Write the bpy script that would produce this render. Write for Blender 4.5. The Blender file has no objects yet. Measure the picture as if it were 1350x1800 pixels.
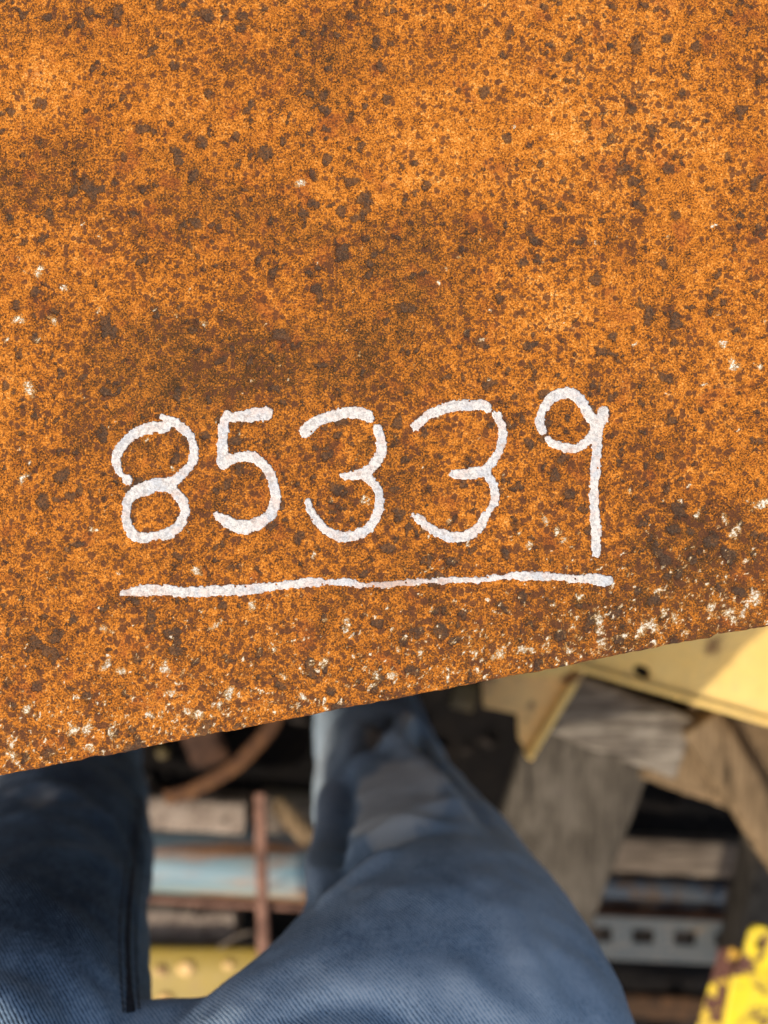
import bpy, bmesh, math
import numpy as np
from mathutils import Vector, noise as mnoise

# ------------------------------------------------------------------ camera, light
sc = bpy.context.scene
F = 1300.0                      # focal length in photo pixels (photo 1350 x 1800)
CAMZ = 1.40
cam_d = bpy.data.cameras.new('camera'); cam = bpy.data.objects.new('camera', cam_d)
sc.collection.objects.link(cam); sc.camera = cam
cam.location = (0, 0, CAMZ); cam.rotation_euler = (0, 0, 0)
cam_d.sensor_fit = 'VERTICAL'; cam_d.sensor_height = 24.0; cam_d.lens = 24.0*F/1800.0
cam_d.clip_start = 0.01; cam_d.clip_end = 500
cam_d.dof.use_dof = True; cam_d.dof.focus_distance = 0.406; cam_d.dof.aperture_fstop = 1.75

SUN_EL = math.radians(50); SUN_AZ = math.radians(180+43)      # azimuth from +X towards +Y
sun_dir = Vector((math.cos(SUN_EL)*math.cos(SUN_AZ), math.cos(SUN_EL)*math.sin(SUN_AZ), math.sin(SUN_EL)))
w = bpy.data.worlds.new("World"); sc.world = w; w.use_nodes = True
nt = w.node_tree; bg = nt.nodes['Background']
sky = nt.nodes.new('ShaderNodeTexSky'); sky.sky_type = 'NISHITA'; sky.sun_disc = False
sky.sun_elevation = SUN_EL; sky.sun_rotation = math.radians(90) - SUN_AZ
nt.links.new(sky.outputs[0], bg.inputs[0]); bg.inputs[1].default_value = 0.15; sky.dust_density = 4.0; sky.ozone_density = .6
sd = bpy.data.lights.new('sun', 'SUN'); sd.energy = 2.7; sd.angle = math.radians(0.6); sd.color = (1.0, .93, .82)
so = bpy.data.objects.new('sun', sd); sc.collection.objects.link(so)
so.rotation_euler = sun_dir.to_track_quat('Z', 'Y').to_euler()
sc.view_settings.view_transform = 'Standard'; sc.view_settings.look = 'None'
sc.view_settings.exposure = 0.36; sc.view_settings.gamma = 1.0

rng = np.random.default_rng(7)

# ------------------------------------------------------------------ helpers
def P(px, py, d):
    return Vector(((px-675)/F*d, -(py-900)/F*d, CAMZ-d))

def link(o):
    sc.collection.objects.link(o); return o

def tag(o, label=None, cat=None, group=None, kind=None):
    if label: o['label'] = label
    if cat: o['category'] = cat
    if group: o['group'] = group
    if kind: o['kind'] = kind
    return o

def empty(name, loc, label, cat, group=None):
    o = bpy.data.objects.new(name, None); o.empty_display_size = .05
    o.location = loc; link(o); return tag(o, label, cat, group)

def abspos(o):
    v = Vector((0, 0, 0))
    while o is not None:
        v += Vector(o.location); o = o.parent
    return v

def obj(name, verts, faces, mat, parent=None, loc=None, smooth=True):
    """verts are world coordinates; the origin goes to loc"""
    verts = np.asarray(verts, dtype=float)
    base = abspos(parent) if parent else Vector((0, 0, 0))
    if loc is None: loc = base if parent else Vector(verts.mean(axis=0))
    loc = Vector(loc)
    me = bpy.data.meshes.new(name)
    me.from_pydata([tuple(v) for v in (verts-np.array(loc))], [], faces)
    if mat: me.materials.append(mat)
    if smooth: me.polygons.foreach_set('use_smooth', [True]*len(me.polygons))
    me.update()
    o = bpy.data.objects.new(name, me); link(o)
    if parent: o.parent = parent
    o.location = loc-base
    return o

def vnoise(x, y, seed=0):
    """smooth value noise on arrays, about -1..1"""
    xi = np.floor(x).astype(np.int64); yi = np.floor(y).astype(np.int64)
    fx = x-xi; fy = y-yi
    fx = fx*fx*(3-2*fx); fy = fy*fy*(3-2*fy)
    def h(a, b):
        n = (a*374761393+b*668265263+seed*362437) & 0xffffffff
        n = ((n ^ (n >> 13))*1274126177) & 0xffffffff
        n = n ^ (n >> 16)
        return (n & 0xffff)/32767.5-1
    return (h(xi, yi)*(1-fx)+h(xi+1, yi)*fx)*(1-fy)+(h(xi, yi+1)*(1-fx)+h(xi+1, yi+1)*fx)*fy

def fbm(x, y, seed=0, oct=4):
    s = 0; a = 1; t = 0
    for k in range(oct):
        s = s+a*vnoise(x*2**k+17.3*k, y*2**k-9.1*k, seed+k); t += a; a *= .55
    return s/t

def sstep(a, b, x):
    t = np.clip((x-a)/(b-a), 0, 1); return t*t*(3-2*t)

def set_attr(me, name, vals):
    a = me.attributes.new(name, 'FLOAT', 'POINT'); a.data.foreach_set('value', np.asarray(vals, dtype=np.float32))

# ------------------------------------------------------------------ node helpers
class N:
    def __init__(s, name):
        s.m = bpy.data.materials.new(name); s.m.use_nodes = True
        s.t = s.m.node_tree; s.b = s.t.nodes['Principled BSDF']
        s.out = s.t.nodes['Material Output']
        s.tc = s.t.nodes.new('ShaderNodeTexCoord')
        s.co = s.tc.outputs['Object']
    def L(s, a, b): s.t.links.new(a, b)
    def put(s, sock, v):
        if hasattr(v, 'is_output') or isinstance(v, bpy.types.NodeSocket): s.L(v, sock)
        else:
            if sock.type == 'RGBA' and not hasattr(v, '__len__'): v = (v, v, v, 1)
            if sock.type == 'RGBA' and len(v) == 3: v = (*v, 1)
            sock.default_value = v
    def noise(s, scale, detail=4, rough=.6, dist=0, co=None, lac=2):
        n = s.t.nodes.new('ShaderNodeTexNoise'); n.inputs['Scale'].default_value = scale
        n.inputs['Detail'].default_value = detail; n.inputs['Roughness'].default_value = rough
        n.inputs['Distortion'].default_value = dist; n.inputs['Lacunarity'].default_value = lac
        s.L(co or s.co, n.inputs['Vector']); return n.outputs['Fac']
    def vor(s, scale, co=None, feature='F1', rand=1):
        n = s.t.nodes.new('ShaderNodeTexVoronoi'); n.feature = feature
        n.inputs['Scale'].default_value = scale; n.inputs['Randomness'].default_value = rand
        s.L(co or s.co, n.inputs['Vector']); return n
    def ramp(s, fac, stops, interp='LINEAR'):
        n = s.t.nodes.new('ShaderNodeValToRGB'); n.color_ramp.interpolation = interp
        e = n.color_ramp.elements
        while len(e) < len(stops): e.new(.5)
        for k, (p, c) in enumerate(stops):
            e[k].position = p; e[k].color = (*c, 1) if hasattr(c, '__len__') else (c, c, c, 1)
        s.L(fac, n.inputs[0]); return n.outputs[0]
    def math(s, op, a, b=0, c=None, clamp=False):
        n = s.t.nodes.new('ShaderNodeMath'); n.operation = op; n.use_clamp = clamp
        s.put(n.inputs[0], a); s.put(n.inputs[1], b)
        if c is not None: s.put(n.inputs[2], c)
        return n.outputs[0]
    def mr(s, v, a, b, c=0, d=1):
        n = s.t.nodes.new('ShaderNodeMapRange'); n.interpolation_type = 'SMOOTHSTEP'
        s.put(n.inputs[0], v); 
        for k, q in enumerate((a, b, c, d)): n.inputs[k+1].default_value = q
        return n.outputs[0]
    def mix(s, fac, a, b, mode='MIX'):
        n = s.t.nodes.new('ShaderNodeMix'); n.data_type = 'RGBA'; n.blend_type = mode
        s.put(n.inputs[0], fac); s.put(n.inputs[6], a); s.put(n.inputs[7], b); return n.outputs[2]
    def attr(s, name):
        n = s.t.nodes.new('ShaderNodeAttribute'); n.attribute_name = name; return n.outputs['Fac']
    def mapping(s, scale, rot=(0, 0, 0), co=None):
        n = s.t.nodes.new('ShaderNodeMapping'); n.inputs['Scale'].default_value = scale
        n.inputs['Rotation'].default_value = rot
        s.L(co or s.co, n.inputs[0]); return n.outputs[0]
    def bump(s, h, strength, dist):
        n = s.t.nodes.new('ShaderNodeBump'); n.inputs['Strength'].default_value = strength
        n.inputs['Distance'].default_value = dist; s.L(h, n.inputs['Height'])
        s.L(n.outputs[0], s.b.inputs['Normal']); return n
    def fin(s, col, rough=.8, metal=0, spec=.3):
        s.put(s.b.inputs['Base Color'], col); s.put(s.b.inputs['Roughness'], rough)
        s.put(s.b.inputs['Metallic'], metal); s.b.inputs['Specular IOR Level'].default_value = spec
        return s.m

# ------------------------------------------------------------------ materials
def rust_plate_mat():
    n = N('rusted_steel_surface')
    fine = n.noise(1000, 3, .75)
    mid = n.noise(190, 5, .68)
    big = n.noise(22, 4, .6)
    v = n.math('ADD', n.math('MULTIPLY', n.math('SUBTRACT', fine, .5), .98), n.math('ADD', n.math('MULTIPLY', mid, .50), .335))
    v = n.math('ADD', v, n.math('MULTIPLY', big, .22))
    v = n.math('SUBTRACT', v, n.math('MULTIPLY', n.attr('stain'), .066))
    v = n.math('SUBTRACT', v, .012)
    col = n.ramp(v, [(.48, (.036, .017, .009)), (.575, (.150, .055, .013)), (.64, (.355, .110, .012)),
                     (.73, (.54, .174, .019)), (.83, (.69, .268, .042)), (.93, (.82, .48, .17))])
    col = n.mix(n.mr(n.attr('stain'), .3, 1.6, 0, .34), col, n.mix(.5, col, (.13, .075, .02)))
    # reddish areas
    red = n.mr(n.noise(60, 3, .6), .55, .72)
    col = n.mix(n.math('MULTIPLY', red, .45), col, (.26, .062, .018))
    # small round dark freckles
    wob = n.t.nodes.new('ShaderNodeVectorMath'); wob.operation = 'ADD'
    nz = n.t.nodes.new('ShaderNodeTexNoise'); nz.inputs['Scale'].default_value = 500
    n.L(n.co, nz.inputs['Vector'])
    sc2 = n.t.nodes.new('ShaderNodeVectorMath'); sc2.operation = 'SCALE'; sc2.inputs[3].default_value = .0028
    n.L(nz.outputs['Color'], sc2.inputs[0]); n.L(n.co, wob.inputs[0]); n.L(sc2.outputs[0], wob.inputs[1])
    for scale, lo, am, c in ((300, .25, .80, (.085, .034, .018)), (500, .28, .75, (.10, .038, .016)), (850, .28, .6, (.09, .036, .014))):
        vo = n.vor(scale, wob.outputs[0])
        sep = n.t.nodes.new('ShaderNodeSeparateColor'); n.L(vo.outputs['Color'], sep.inputs[0])
        rad = n.math('MULTIPLY', n.mr(sep.outputs[0], .45, 1.0), .62)
        rad = n.math('MULTIPLY', rad, n.math('ADD', n.math('MULTIPLY', n.attr('freckle'), .8), .5))
        dm = n.math('SUBTRACT', rad, vo.outputs['Distance'])
        col = n.mix(n.math('MULTIPLY', n.mr(dm, -.10, .14), am), col, c)
    # larger dark mill-scale patches
    sp = n.math('ADD', n.attr('spot'), n.math('MULTIPLY', n.math('SUBTRACT', n.noise(420, 5, .8), .5), 1.5))
    spm = n.mr(sp, .32, .76)
    spc = n.ramp(n.noise(900, 3, .7), [(.3, (.026, .016, .011)), (.55, (.062, .041, .027)), (.78, (.16, .10, .06))])
    col = n.mix(n.math('MULTIPLY', spm, .80), col, spc)
    # remains of old pale paint
    fl = n.math('ADD', n.attr('fleck'), n.math('MULTIPLY', n.math('SUBTRACT', n.noise(680, 5, .85), .5), 2.6))
    flm = n.mr(fl, .70, .84)
    col = n.mix(n.mr(fl, .45, .72), col, n.mix(.5, col, (.80, .45, .13)))
    col = n.mix(flm, col, n.mix(n.noise(150, 2), (.78, .66, .44), (.76, .71, .62)))
    h = n.math('ADD', n.math('MULTIPLY', mid, .7), n.math('MULTIPLY', fine, .35))
    h = n.math('SUBTRACT', h, n.math('MULTIPLY', spm, .45))
    h = n.math('ADD', h, n.math('MULTIPLY', flm, .2))
    n.bump(h, .85, .0013)
    return n.fin(col, .88, 0, .10)

def rust_mat(name='rusty_iron', a=(.07, .025, .012), b=(.26, .10, .04), c=(.45, .2, .08), s=1):
    n = N(name)
    v = n.noise(40*s, 8, .7, .3)
    col = n.ramp(v, [(.33, a), (.5, b), (.68, c)])
    col = n.mix(n.mr(n.noise(220*s, 4), .5, .7, 0, .5), col, a)
    n.bump(n.noise(160*s, 6, .7), .6, .002)
    return n.fin(col, .8, 0, .25)

def painted_mat(name, col1, col2, rustiness, s=1, rust=(.16, .06, .035), gloss=.5, co_scale=(1, 1, 1)):
    n = N(name)
    m = n.mapping(co_scale)
    base = n.mix(n.mr(n.noise(6*s, 5, .6, 0, m), .35, .65), col1, col2)
    base = n.mix(n.mr(n.noise(90*s, 4, .6, 0, m), .45, .8, 0, .35), base, (.30, .22, .14))
    edge = n.noise(14*s, 9, .62, .3, m)
    th = 1-rustiness
    ru = n.mr(edge, th*.62+.12, th*.62+.16)
    rc = n.ramp(n.noise(120*s, 5, .7), [(.3, tuple(.4*q for q in rust)), (.6, rust), (.8, tuple(min(1, 1.9*q) for q in rust))])
    col = n.mix(ru, base, rc)
    halo = n.mr(edge, th*.62+.06, th*.62+.13, 0, .4)
    col = n.mix(halo, col, rc)
    h = n.math('SUBTRACT', n.math('MULTIPLY', n.noise(150*s, 5, .7), .35), n.math('MULTIPLY', ru, .5))
    n.bump(h, .6, .0015)
    return n.fin(col, n.mix(ru, (gloss,)*3, (.85,)*3), 0, .35)

def wood_mat(name, dark, mid, light, ax=0, s=1):
    n = N(name)
    scl = [1, 1, 1]; scl[ax] = .09
    m = n.mapping(tuple(scl))
    g = n.noise(120*s, 6, .7, .6, m)
    bl = n.noise(14*s, 4, .6)
    v = n.math('ADD', n.math('MULTIPLY', g, .7), n.math('MULTIPLY', bl, .35))
    col = n.ramp(v, [(.38, dark), (.52, mid), (.68, light)])
    crack = n.mr(n.noise(60*s, 3, .5, .2, m), .33, .38, 1, 0)
    col = n.mix(n.math('MULTIPLY', crack, .7), col, tuple(.25*q for q in dark))
    col = n.mix(n.mr(n.noise(45*s, 4), .62, .75, 0, .5), col, (.09, .07, .06))
    n.bump(n.math('SUBTRACT', g, n.math('MULTIPLY', crack, .6)), .8, .0025)
    return n.fin(col, .9, 0, .15)

def soil_mat():
    n = N('near_black_soil')
    v = n.noise(25, 9, .7)
    col = n.ramp(v, [(.3, (.004, .003, .003)), (.55, (.011, .008, .006)), (.75, (.03, .021, .014))])  # colour kept near black to stand in for shade under the plate
    n.bump(n.noise(60, 9, .75), 1, .02)
    return n.fin(col, .9, 0, .2)

def denim_mat():
    n = N('blue_denim')
    fade_and_light = n.attr('fade_and_light'); dust = n.attr('dust')
    sep = n.t.nodes.new('ShaderNodeSeparateXYZ'); n.L(n.co, sep.inputs[0])
    x, y, z = sep.outputs
    warp = n.math('MULTIPLY', n.math('SUBTRACT', n.noise(60, 5, .7), .5), 8.5)
    K = 2*math.pi/.0024
    ph = n.math('ADD', n.math('MULTIPLY', x, K*.80), n.math('MULTIPLY', z, -K*.72))
    ph = n.math('ADD', ph, n.math('MULTIPLY', y, K*.35))
    ph = n.math('ADD', ph, warp)
    tw = n.math('MULTIPLY', n.math('ADD', n.math('SINE', ph), 1), .5)
    slub = n.noise(400, 4, .85)
    mott = n.noise(70, 5, .65)
    f2 = n.noise(9, 4, .6)
    v = n.math('ADD', n.math('MULTIPLY', fade_and_light, .45), n.math('MULTIPLY', mott, .30))
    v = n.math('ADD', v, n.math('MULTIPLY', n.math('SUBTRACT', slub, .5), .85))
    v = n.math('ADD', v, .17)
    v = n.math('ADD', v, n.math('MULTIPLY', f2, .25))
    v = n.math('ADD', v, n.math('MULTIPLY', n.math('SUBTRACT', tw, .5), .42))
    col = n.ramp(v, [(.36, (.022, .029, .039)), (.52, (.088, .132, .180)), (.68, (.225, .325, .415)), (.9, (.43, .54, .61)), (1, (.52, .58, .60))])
    dm = n.mr(n.math('ADD', dust, n.math('MULTIPLY', n.math('SUBTRACT', n.noise(55, 5), .5), .5)), .35, .7, 0, .85)
    col = n.mix(dm, col, (.74, .71, .62))
    n.bump(n.math('ADD', n.math('MULTIPLY', tw, .5), slub), .45, .0005)
    m = n.fin(col, .92, 0, .1)
    n.b.inputs['Sheen Weight'].default_value = .15
    return m

def paint_mat():
    n = N('white_marker_paint')
    a = n.noise(75, 4, .65); b = n.noise(600, 4, .8)
    thin = n.attr('thin')
    base = n.mix(n.mr(a, .42, .62), (.62, .58, .525), (.50, .505, .505))
    base = n.mix(n.mr(n.noise(130, 3, .6), .48, .66, 0, .65), base, (.64, .49, .41))
    t = n.math('ADD', n.math('MULTIPLY', thin, .75), n.math('MULTIPLY', n.math('SUBTRACT', b, .5), 1.2))
    base = n.mix(n.mr(t, .22, .72, 0, .85), base, (.47, .29, .20))
    base = n.mix(n.mr(b, .44, .62, 0, .80), base, (.34, .31, .28))
    n.bump(n.noise(500, 4, .7), .7, .0006)
    return n.fin(base, .6, 0, .3)

def plain(name, col, rough=.7, s=60, var=.4, bump=.3):
    n = N(name)
    c = n.mix(n.mr(n.noise(s, 5, .65), .35, .7), tuple(q*(1-var) for q in col), tuple(min(1, q*(1+var)) for q in col))
    n.bump(n.noise(s*4, 5), bump, .002)
    return n.fin(c, rough)

M = dict(
    plate=rust_plate_mat(), rust=rust_mat(),
    rust_pink=rust_mat('pinkish_rusted_rod', (.08, .038, .024), (.21, .105, .068), (.32, .17, .11), 1),
    rust_orange=rust_mat('orange_rusted_strap', (.03, .011, .004), (.085, .034, .010), (.14, .060, .018), 1),
    cream=painted_mat('pale_yellow_paint', (.84, .53, .14), (.88, .60, .19), .20, 1, (.35, .19, .07), .55),
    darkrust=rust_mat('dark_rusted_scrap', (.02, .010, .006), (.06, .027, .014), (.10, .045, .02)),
    darkochre=painted_mat('dark_ochre_paint', (.10, .07, .02), (.13, .09, .03), .3, 1, (.05, .03, .015), .6),  # darker copy of the ochre, for bracket and stub
    yellowface=painted_mat('clean_yellow_paint', (.78, .55, .012), (.82, .62, .03), .34, 1.3, (.13, .052, .035), .4),
    tan=painted_mat('tan_primer_paint', (.80, .46, .15), (.84, .54, .19), .3, 1, (.30, .15, .07), .6),
    yellow=painted_mat('bright_yellow_paint', (.80, .56, .02), (.80, .42, .06), .42, 1.6, (.13, .052, .035), .4),
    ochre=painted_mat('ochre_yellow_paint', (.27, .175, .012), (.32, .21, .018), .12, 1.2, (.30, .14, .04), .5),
    pipe=painted_mat('pale_blue_pipe_paint', (.095, .21, .265), (.28, .31, .25), .33, 1, (.34, .17, .08), .45, (.12, 1, 1)),
    bluegrey=painted_mat('worn_blue_grey_paint', (.030, .052, .080), (.060, .068, .072), .42, 2, (.10, .07, .05), .6),
    galv=painted_mat('dull_galvanised_steel', (.046, .056, .060), (.066, .072, .071), .18, 1.5, (.15, .11, .07), .5),
    wood=wood_mat('weathered_grey_wood', (.034, .027, .019), (.070, .057, .041), (.12, .10, .075), 1),
    woodx=wood_mat('weathered_brown_wood', (.055, .042, .03), (.12, .092, .067), (.21, .165, .12), 0),
    woodlight=wood_mat('splintered_pale_wood', (.055, .042, .03), (.15, .122, .09), (.34, .29, .22), 0, .8),
    woodtan=wood_mat('tan_brown_wood', (.07, .044, .021), (.155, .102, .052), (.27, .18, .095), 1),
    block=wood_mat('grey_brown_block_wood', (.10, .07, .052), (.23, .175, .13), (.34, .275, .21), 2, .8),
    soil=soil_mat(), denim=denim_mat(), paint=paint_mat(),
    leather=plain('worn_brown_boot_leather', (.07, .045, .028), .6),
    rubber=plain('black_rubber_sole', (.02, .02, .02), .8),
    seam=plain('dark_seam_fabric', (.075, .072, .075), .95, 300, .35, .6),
    shirt=plain('charcoal_shirt_cotton', (.05, .05, .055), .95, 400),
    button=plain('dull_brass_button', (.30, .20, .10), .4),
    thread=plain('ochre_stitch_thread', (.10, .085, .07), .9),
)

# ------------------------------------------------------------------ shapes
def bar(name, A, B, w, h, mat, parent=None, roll=0.0, seg=None, bev=.004, rough=0.0, seed=1, zup=(0, 0, 1), taper=None, loc=None):
    """rectangular bar whose TOP face centre line runs A -> B (world points)"""
    A = Vector(A); B = Vector(B); d = (B-A); Ln = d.length; d.normalize()
    up = Vector(zup); side = d.cross(up).normalized(); up = side.cross(d).normalized()
    if roll:
        c, s_ = math.cos(roll), math.sin(roll); side, up = side*c+up*s_, up*c-side*s_
    if seg is None: seg = max(2, min(60, int(Ln/.015)))
    b = min(bev, w*.3, h*.3)
    prof = [(-w/2+b, 0), (-w/6, 0), (w/6, 0), (w/2-b, 0), (w/2, -b), (w/2, -h/2), (w/2, -h+b), (w/2-b, -h), (0, -h), (-w/2+b, -h), (-w/2, -h+b), (-w/2, -h/2), (-w/2, -b)]
    V = []; Fc = []
    n = len(prof)
    ts = [0, b*.5/Ln]+[b/Ln+(1-2*b/Ln)*k/seg for k in range(seg+1)]+[1-b*.5/Ln, 1]
    for i, t in enumerate(ts):
        sh = 1
        if i in (0, len(ts)-1): sh = 1-2*b/max(w, h)
        tw = 1 if taper is None else 1+(taper-1)*t
        for (u, v) in prof:
            p = A+d*(Ln*t)+side*(u*sh*tw)+up*((v+h/2)*sh-h/2)
            if rough:
                nz = mnoise.noise_vector(p*22+Vector((seed*7.1, 0, 0)))+.5*mnoise.noise_vector(p*70)
                p = p+nz*rough
            V.append(p)
    m = len(ts)
    for i in range(m-1):
        for j in range(n):
            Fc.append((i*n+j, i*n+(j+1) % n, (i+1)*n+(j+1) % n, (i+1)*n+j))
    Fc.append(tuple(range(n-1, -1, -1))); Fc.append(tuple((m-1)*n+j for j in range(n)))
    Fc = [tuple(reversed(f)) for f in Fc]
    o = obj(name, [tuple(v) for v in V], Fc, mat, parent, loc=loc if (loc or parent) else (A+B)/2-Vector((0, 0, h)))
    for pl in o.data.polygons:
        if len(pl.vertices) > 4: pl.use_smooth = False
    return o

def extrude_poly(name, pts, thick, mat, parent=None, nrm=None, loc=None, bevel=.002, holes=()):
    """planar outline (world points, any plane) given real thickness; optional holes as lists of points"""
    bm = bmesh.new()
    pts = [Vector(p) for p in pts]
    loops = [pts]+[[Vector(q) for q in h] for h in holes]
    edges = []
    for lp in loops:
        vs = [bm.verts.new(p) for p in lp]
        for i in range(len(vs)): edges.append(bm.edges.new((vs[i], vs[(i+1) % len(vs)])))
    res = bmesh.ops.triangle_fill(bm, edges=edges, use_beauty=True, use_dissolve=False)
    fs = [g for g in res['geom'] if isinstance(g, bmesh.types.BMFace)]
    nn = Vector((0, 0, 0))
    for i in range(len(pts)): nn += pts[i].cross(pts[(i+1) % len(pts)])
    nn.normalize()
    if nn.z < 0: nn = -nn
    for f in fs:
        f.normal_update()
        if f.normal.dot(nn) < 0: f.normal_flip()
    ex = bmesh.ops.extrude_face_region(bm, geom=fs)
    vs = [g for g in ex['geom'] if isinstance(g, bmesh.types.BMVert)]
    bmesh.ops.translate(bm, verts=vs, vec=-nn*thick)
    bmesh.ops.recalc_face_normals(bm, faces=bm.faces)
    V = [v.co.copy() for v in bm.verts]; bm.verts.index_update()
    Fc = [tuple(v.index for v in f.verts) for f in bm.faces]
    bm.free()
    o = obj(name, [tuple(v) for v in V], Fc, mat, parent, loc=loc, smooth=False)
    if bevel:
        md = o.modifiers.new('bevel', 'BEVEL'); md.width = bevel; md.segments = 2; md.limit_method = 'ANGLE'; md.angle_limit = math.radians(50)
    return o

def tube(name, pts, r, mat, parent=None, n=14, loc=None, flat=1.0, cap=True, rough=0):
    pts = [Vector(p) for p in pts]
    V = []; Fc = []
    m = len(pts); rs = r if hasattr(r, '__len__') else [r]*m
    for i, p in enumerate(pts):
        t = (pts[min(i+1, m-1)]-pts[max(i-1, 0)]).normalized()
        s = t.cross(Vector((0, 0, 1)))
        if s.length < 1e-3: s = Vector((1, 0, 0))
        s.normalize(); u = s.cross(t)
        for k in range(n):
            a = 2*math.pi*k/n
            q = p+s*math.cos(a)*rs[i]+u*math.sin(a)*rs[i]*flat
            if rough: q += mnoise.noise_vector(q*60)*rough
            V.append(tuple(q))
    for i in range(m-1):
        for k in range(n):
            Fc.append((i*n+k, (i+1)*n+k, (i+1)*n+(k+1) % n, i*n+(k+1) % n))
    if cap:
        Fc.append(tuple(range(n))); Fc.append(tuple((m-1)*n+k for k in range(n-1, -1, -1)))
    return obj(name, V, Fc, mat, parent, loc=loc)

def lerp_pts(a, b, n):
    a = Vector(a); b = Vector(b); return [a.lerp(b, k/(n-1)) for k in range(n)]

# ------------------------------------------------------------------ the setting
def ground():
    V = []; Fc = []
    xs = np.concatenate([[-60, -20, -8, -4], np.linspace(-2.4, 2.4, 160), [4, 8, 20, 60]])
    X, Y = np.meshgrid(xs, xs)
    R = np.exp(-((X/2.2)**2+((Y)/2.2)**2)**2)
    Z = (fbm(X*5, Y*5, 3, 5)*.025-.01)*R-.03
    V = np.stack([X.ravel(), Y.ravel(), Z.ravel()], 1); n = len(xs)
    for i in range(n-1):
        for j in range(n-1): Fc.append((i*n+j, i*n+j+1, (i+1)*n+j+1, (i+1)*n+j))
    tag(obj('ground', V, Fc, M['soil'], loc=(0, 0, 0)), kind='structure')
ground()

def debris():
    V = []; Fc = []
    base = bmesh.new(); bmesh.ops.create_icosphere(base, subdivisions=1, radius=1)
    bv = np.array([v.co[:] for v in base.verts]); base.verts.index_update()
    bf = [tuple(v.index for v in f.verts) for f in base.faces]; base.free()
    r2 = np.random.default_rng(3)
    for k in range(1500):
        s = .004+.016*r2.random()**3
        p = np.array([r2.uniform(-1.3, 1.3), r2.uniform(-1.4, .9), -.03+s*.3])
        sc_ = s*np.array([r2.uniform(.7, 1.6), r2.uniform(.6, 1.3), r2.uniform(.3, .8)])
        q = bv*(1+.25*r2.standard_normal((len(bv), 1)))*sc_
        a = r2.uniform(0, 6.28); c, s_ = math.cos(a), math.sin(a)
        q = q@np.array([[c, s_, 0], [-s_, c, 0], [0, 0, 1]])+p
        o = len(V); V.extend(map(tuple, q)); Fc.extend(tuple(i+o for i in f) for f in bf)
    o = obj('gravel', V, Fc, plain('dark_gravel_grit', (.022, .016, .012), .9, 30, .6), loc=(0, 0, 0), smooth=False)
    tag(o, 'dark grit and small rust flakes scattered on the soil between the scrap', 'gravel', kind='stuff')
debris()

# ------------------------------------------------------------------ the rusted plate
PD = 0.40                                   # distance camera -> plate top
PZ = CAMZ-PD
MM = PD/F                                   # metres per photo pixel on the plate
def pl(px, py): return ((px-675)*MM, -(py-900)*MM)
ex0, ey0 = pl(0, 1366); ex1, ey1 = pl(1350, 1102)
eslope = (ey1-ey0)/(ex1-ex0)
def edge_y(x): return ey0+eslope*(x-ex0)

SPOTS = [(465, 270, 13), (600, 445, 14), (495, 590, 14), (185, 572, 13), (1190, 895, 13), (1250, 950, 14), (1155, 970, 12), (1170, 985, 12),
         (1280, 975, 14), (700, 905, 13), (1150, 1055, 12), (1080, 1078, 13), (1040, 1088, 12), (775, 1110, 13), (1035, 930, 10), (975, 835, 12),
         (360, 1283, 17), (245, 1305, 12), (87, 1322, 13), (155, 1225, 11), (85, 1145, 15), (60, 1130, 12), (960, 745, 10), (1000, 870, 11),
         (310, 270, 12), (155, 330, 16), (130, 335, 10), (165, 345, 9), (72, 183, 10), (20, 195, 9), (205, 20, 12), (365, 25, 12), (850, 160, 12),
         (1120, 80, 14), (1000, 100, 10), (640, 350, 14), (700, 740, 12), (1140, 550, 12), (1215, 985, 10), (1060, 620, 11), (1170, 665, 12),
         (110, 835, 12), (75, 880, 13), (310, 1145, 12), (265, 1080, 11), (545, 1165, 11), (735, 1108, 12), (795, 985, 12), (640, 1010, 9),
         (1212, 935, 9), (1300, 1040, 12), (1265, 1035, 11), (930, 780, 9), (1075, 700, 9), (820, 585, 9), (690, 860, 9), (575, 800, 10)]
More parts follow.
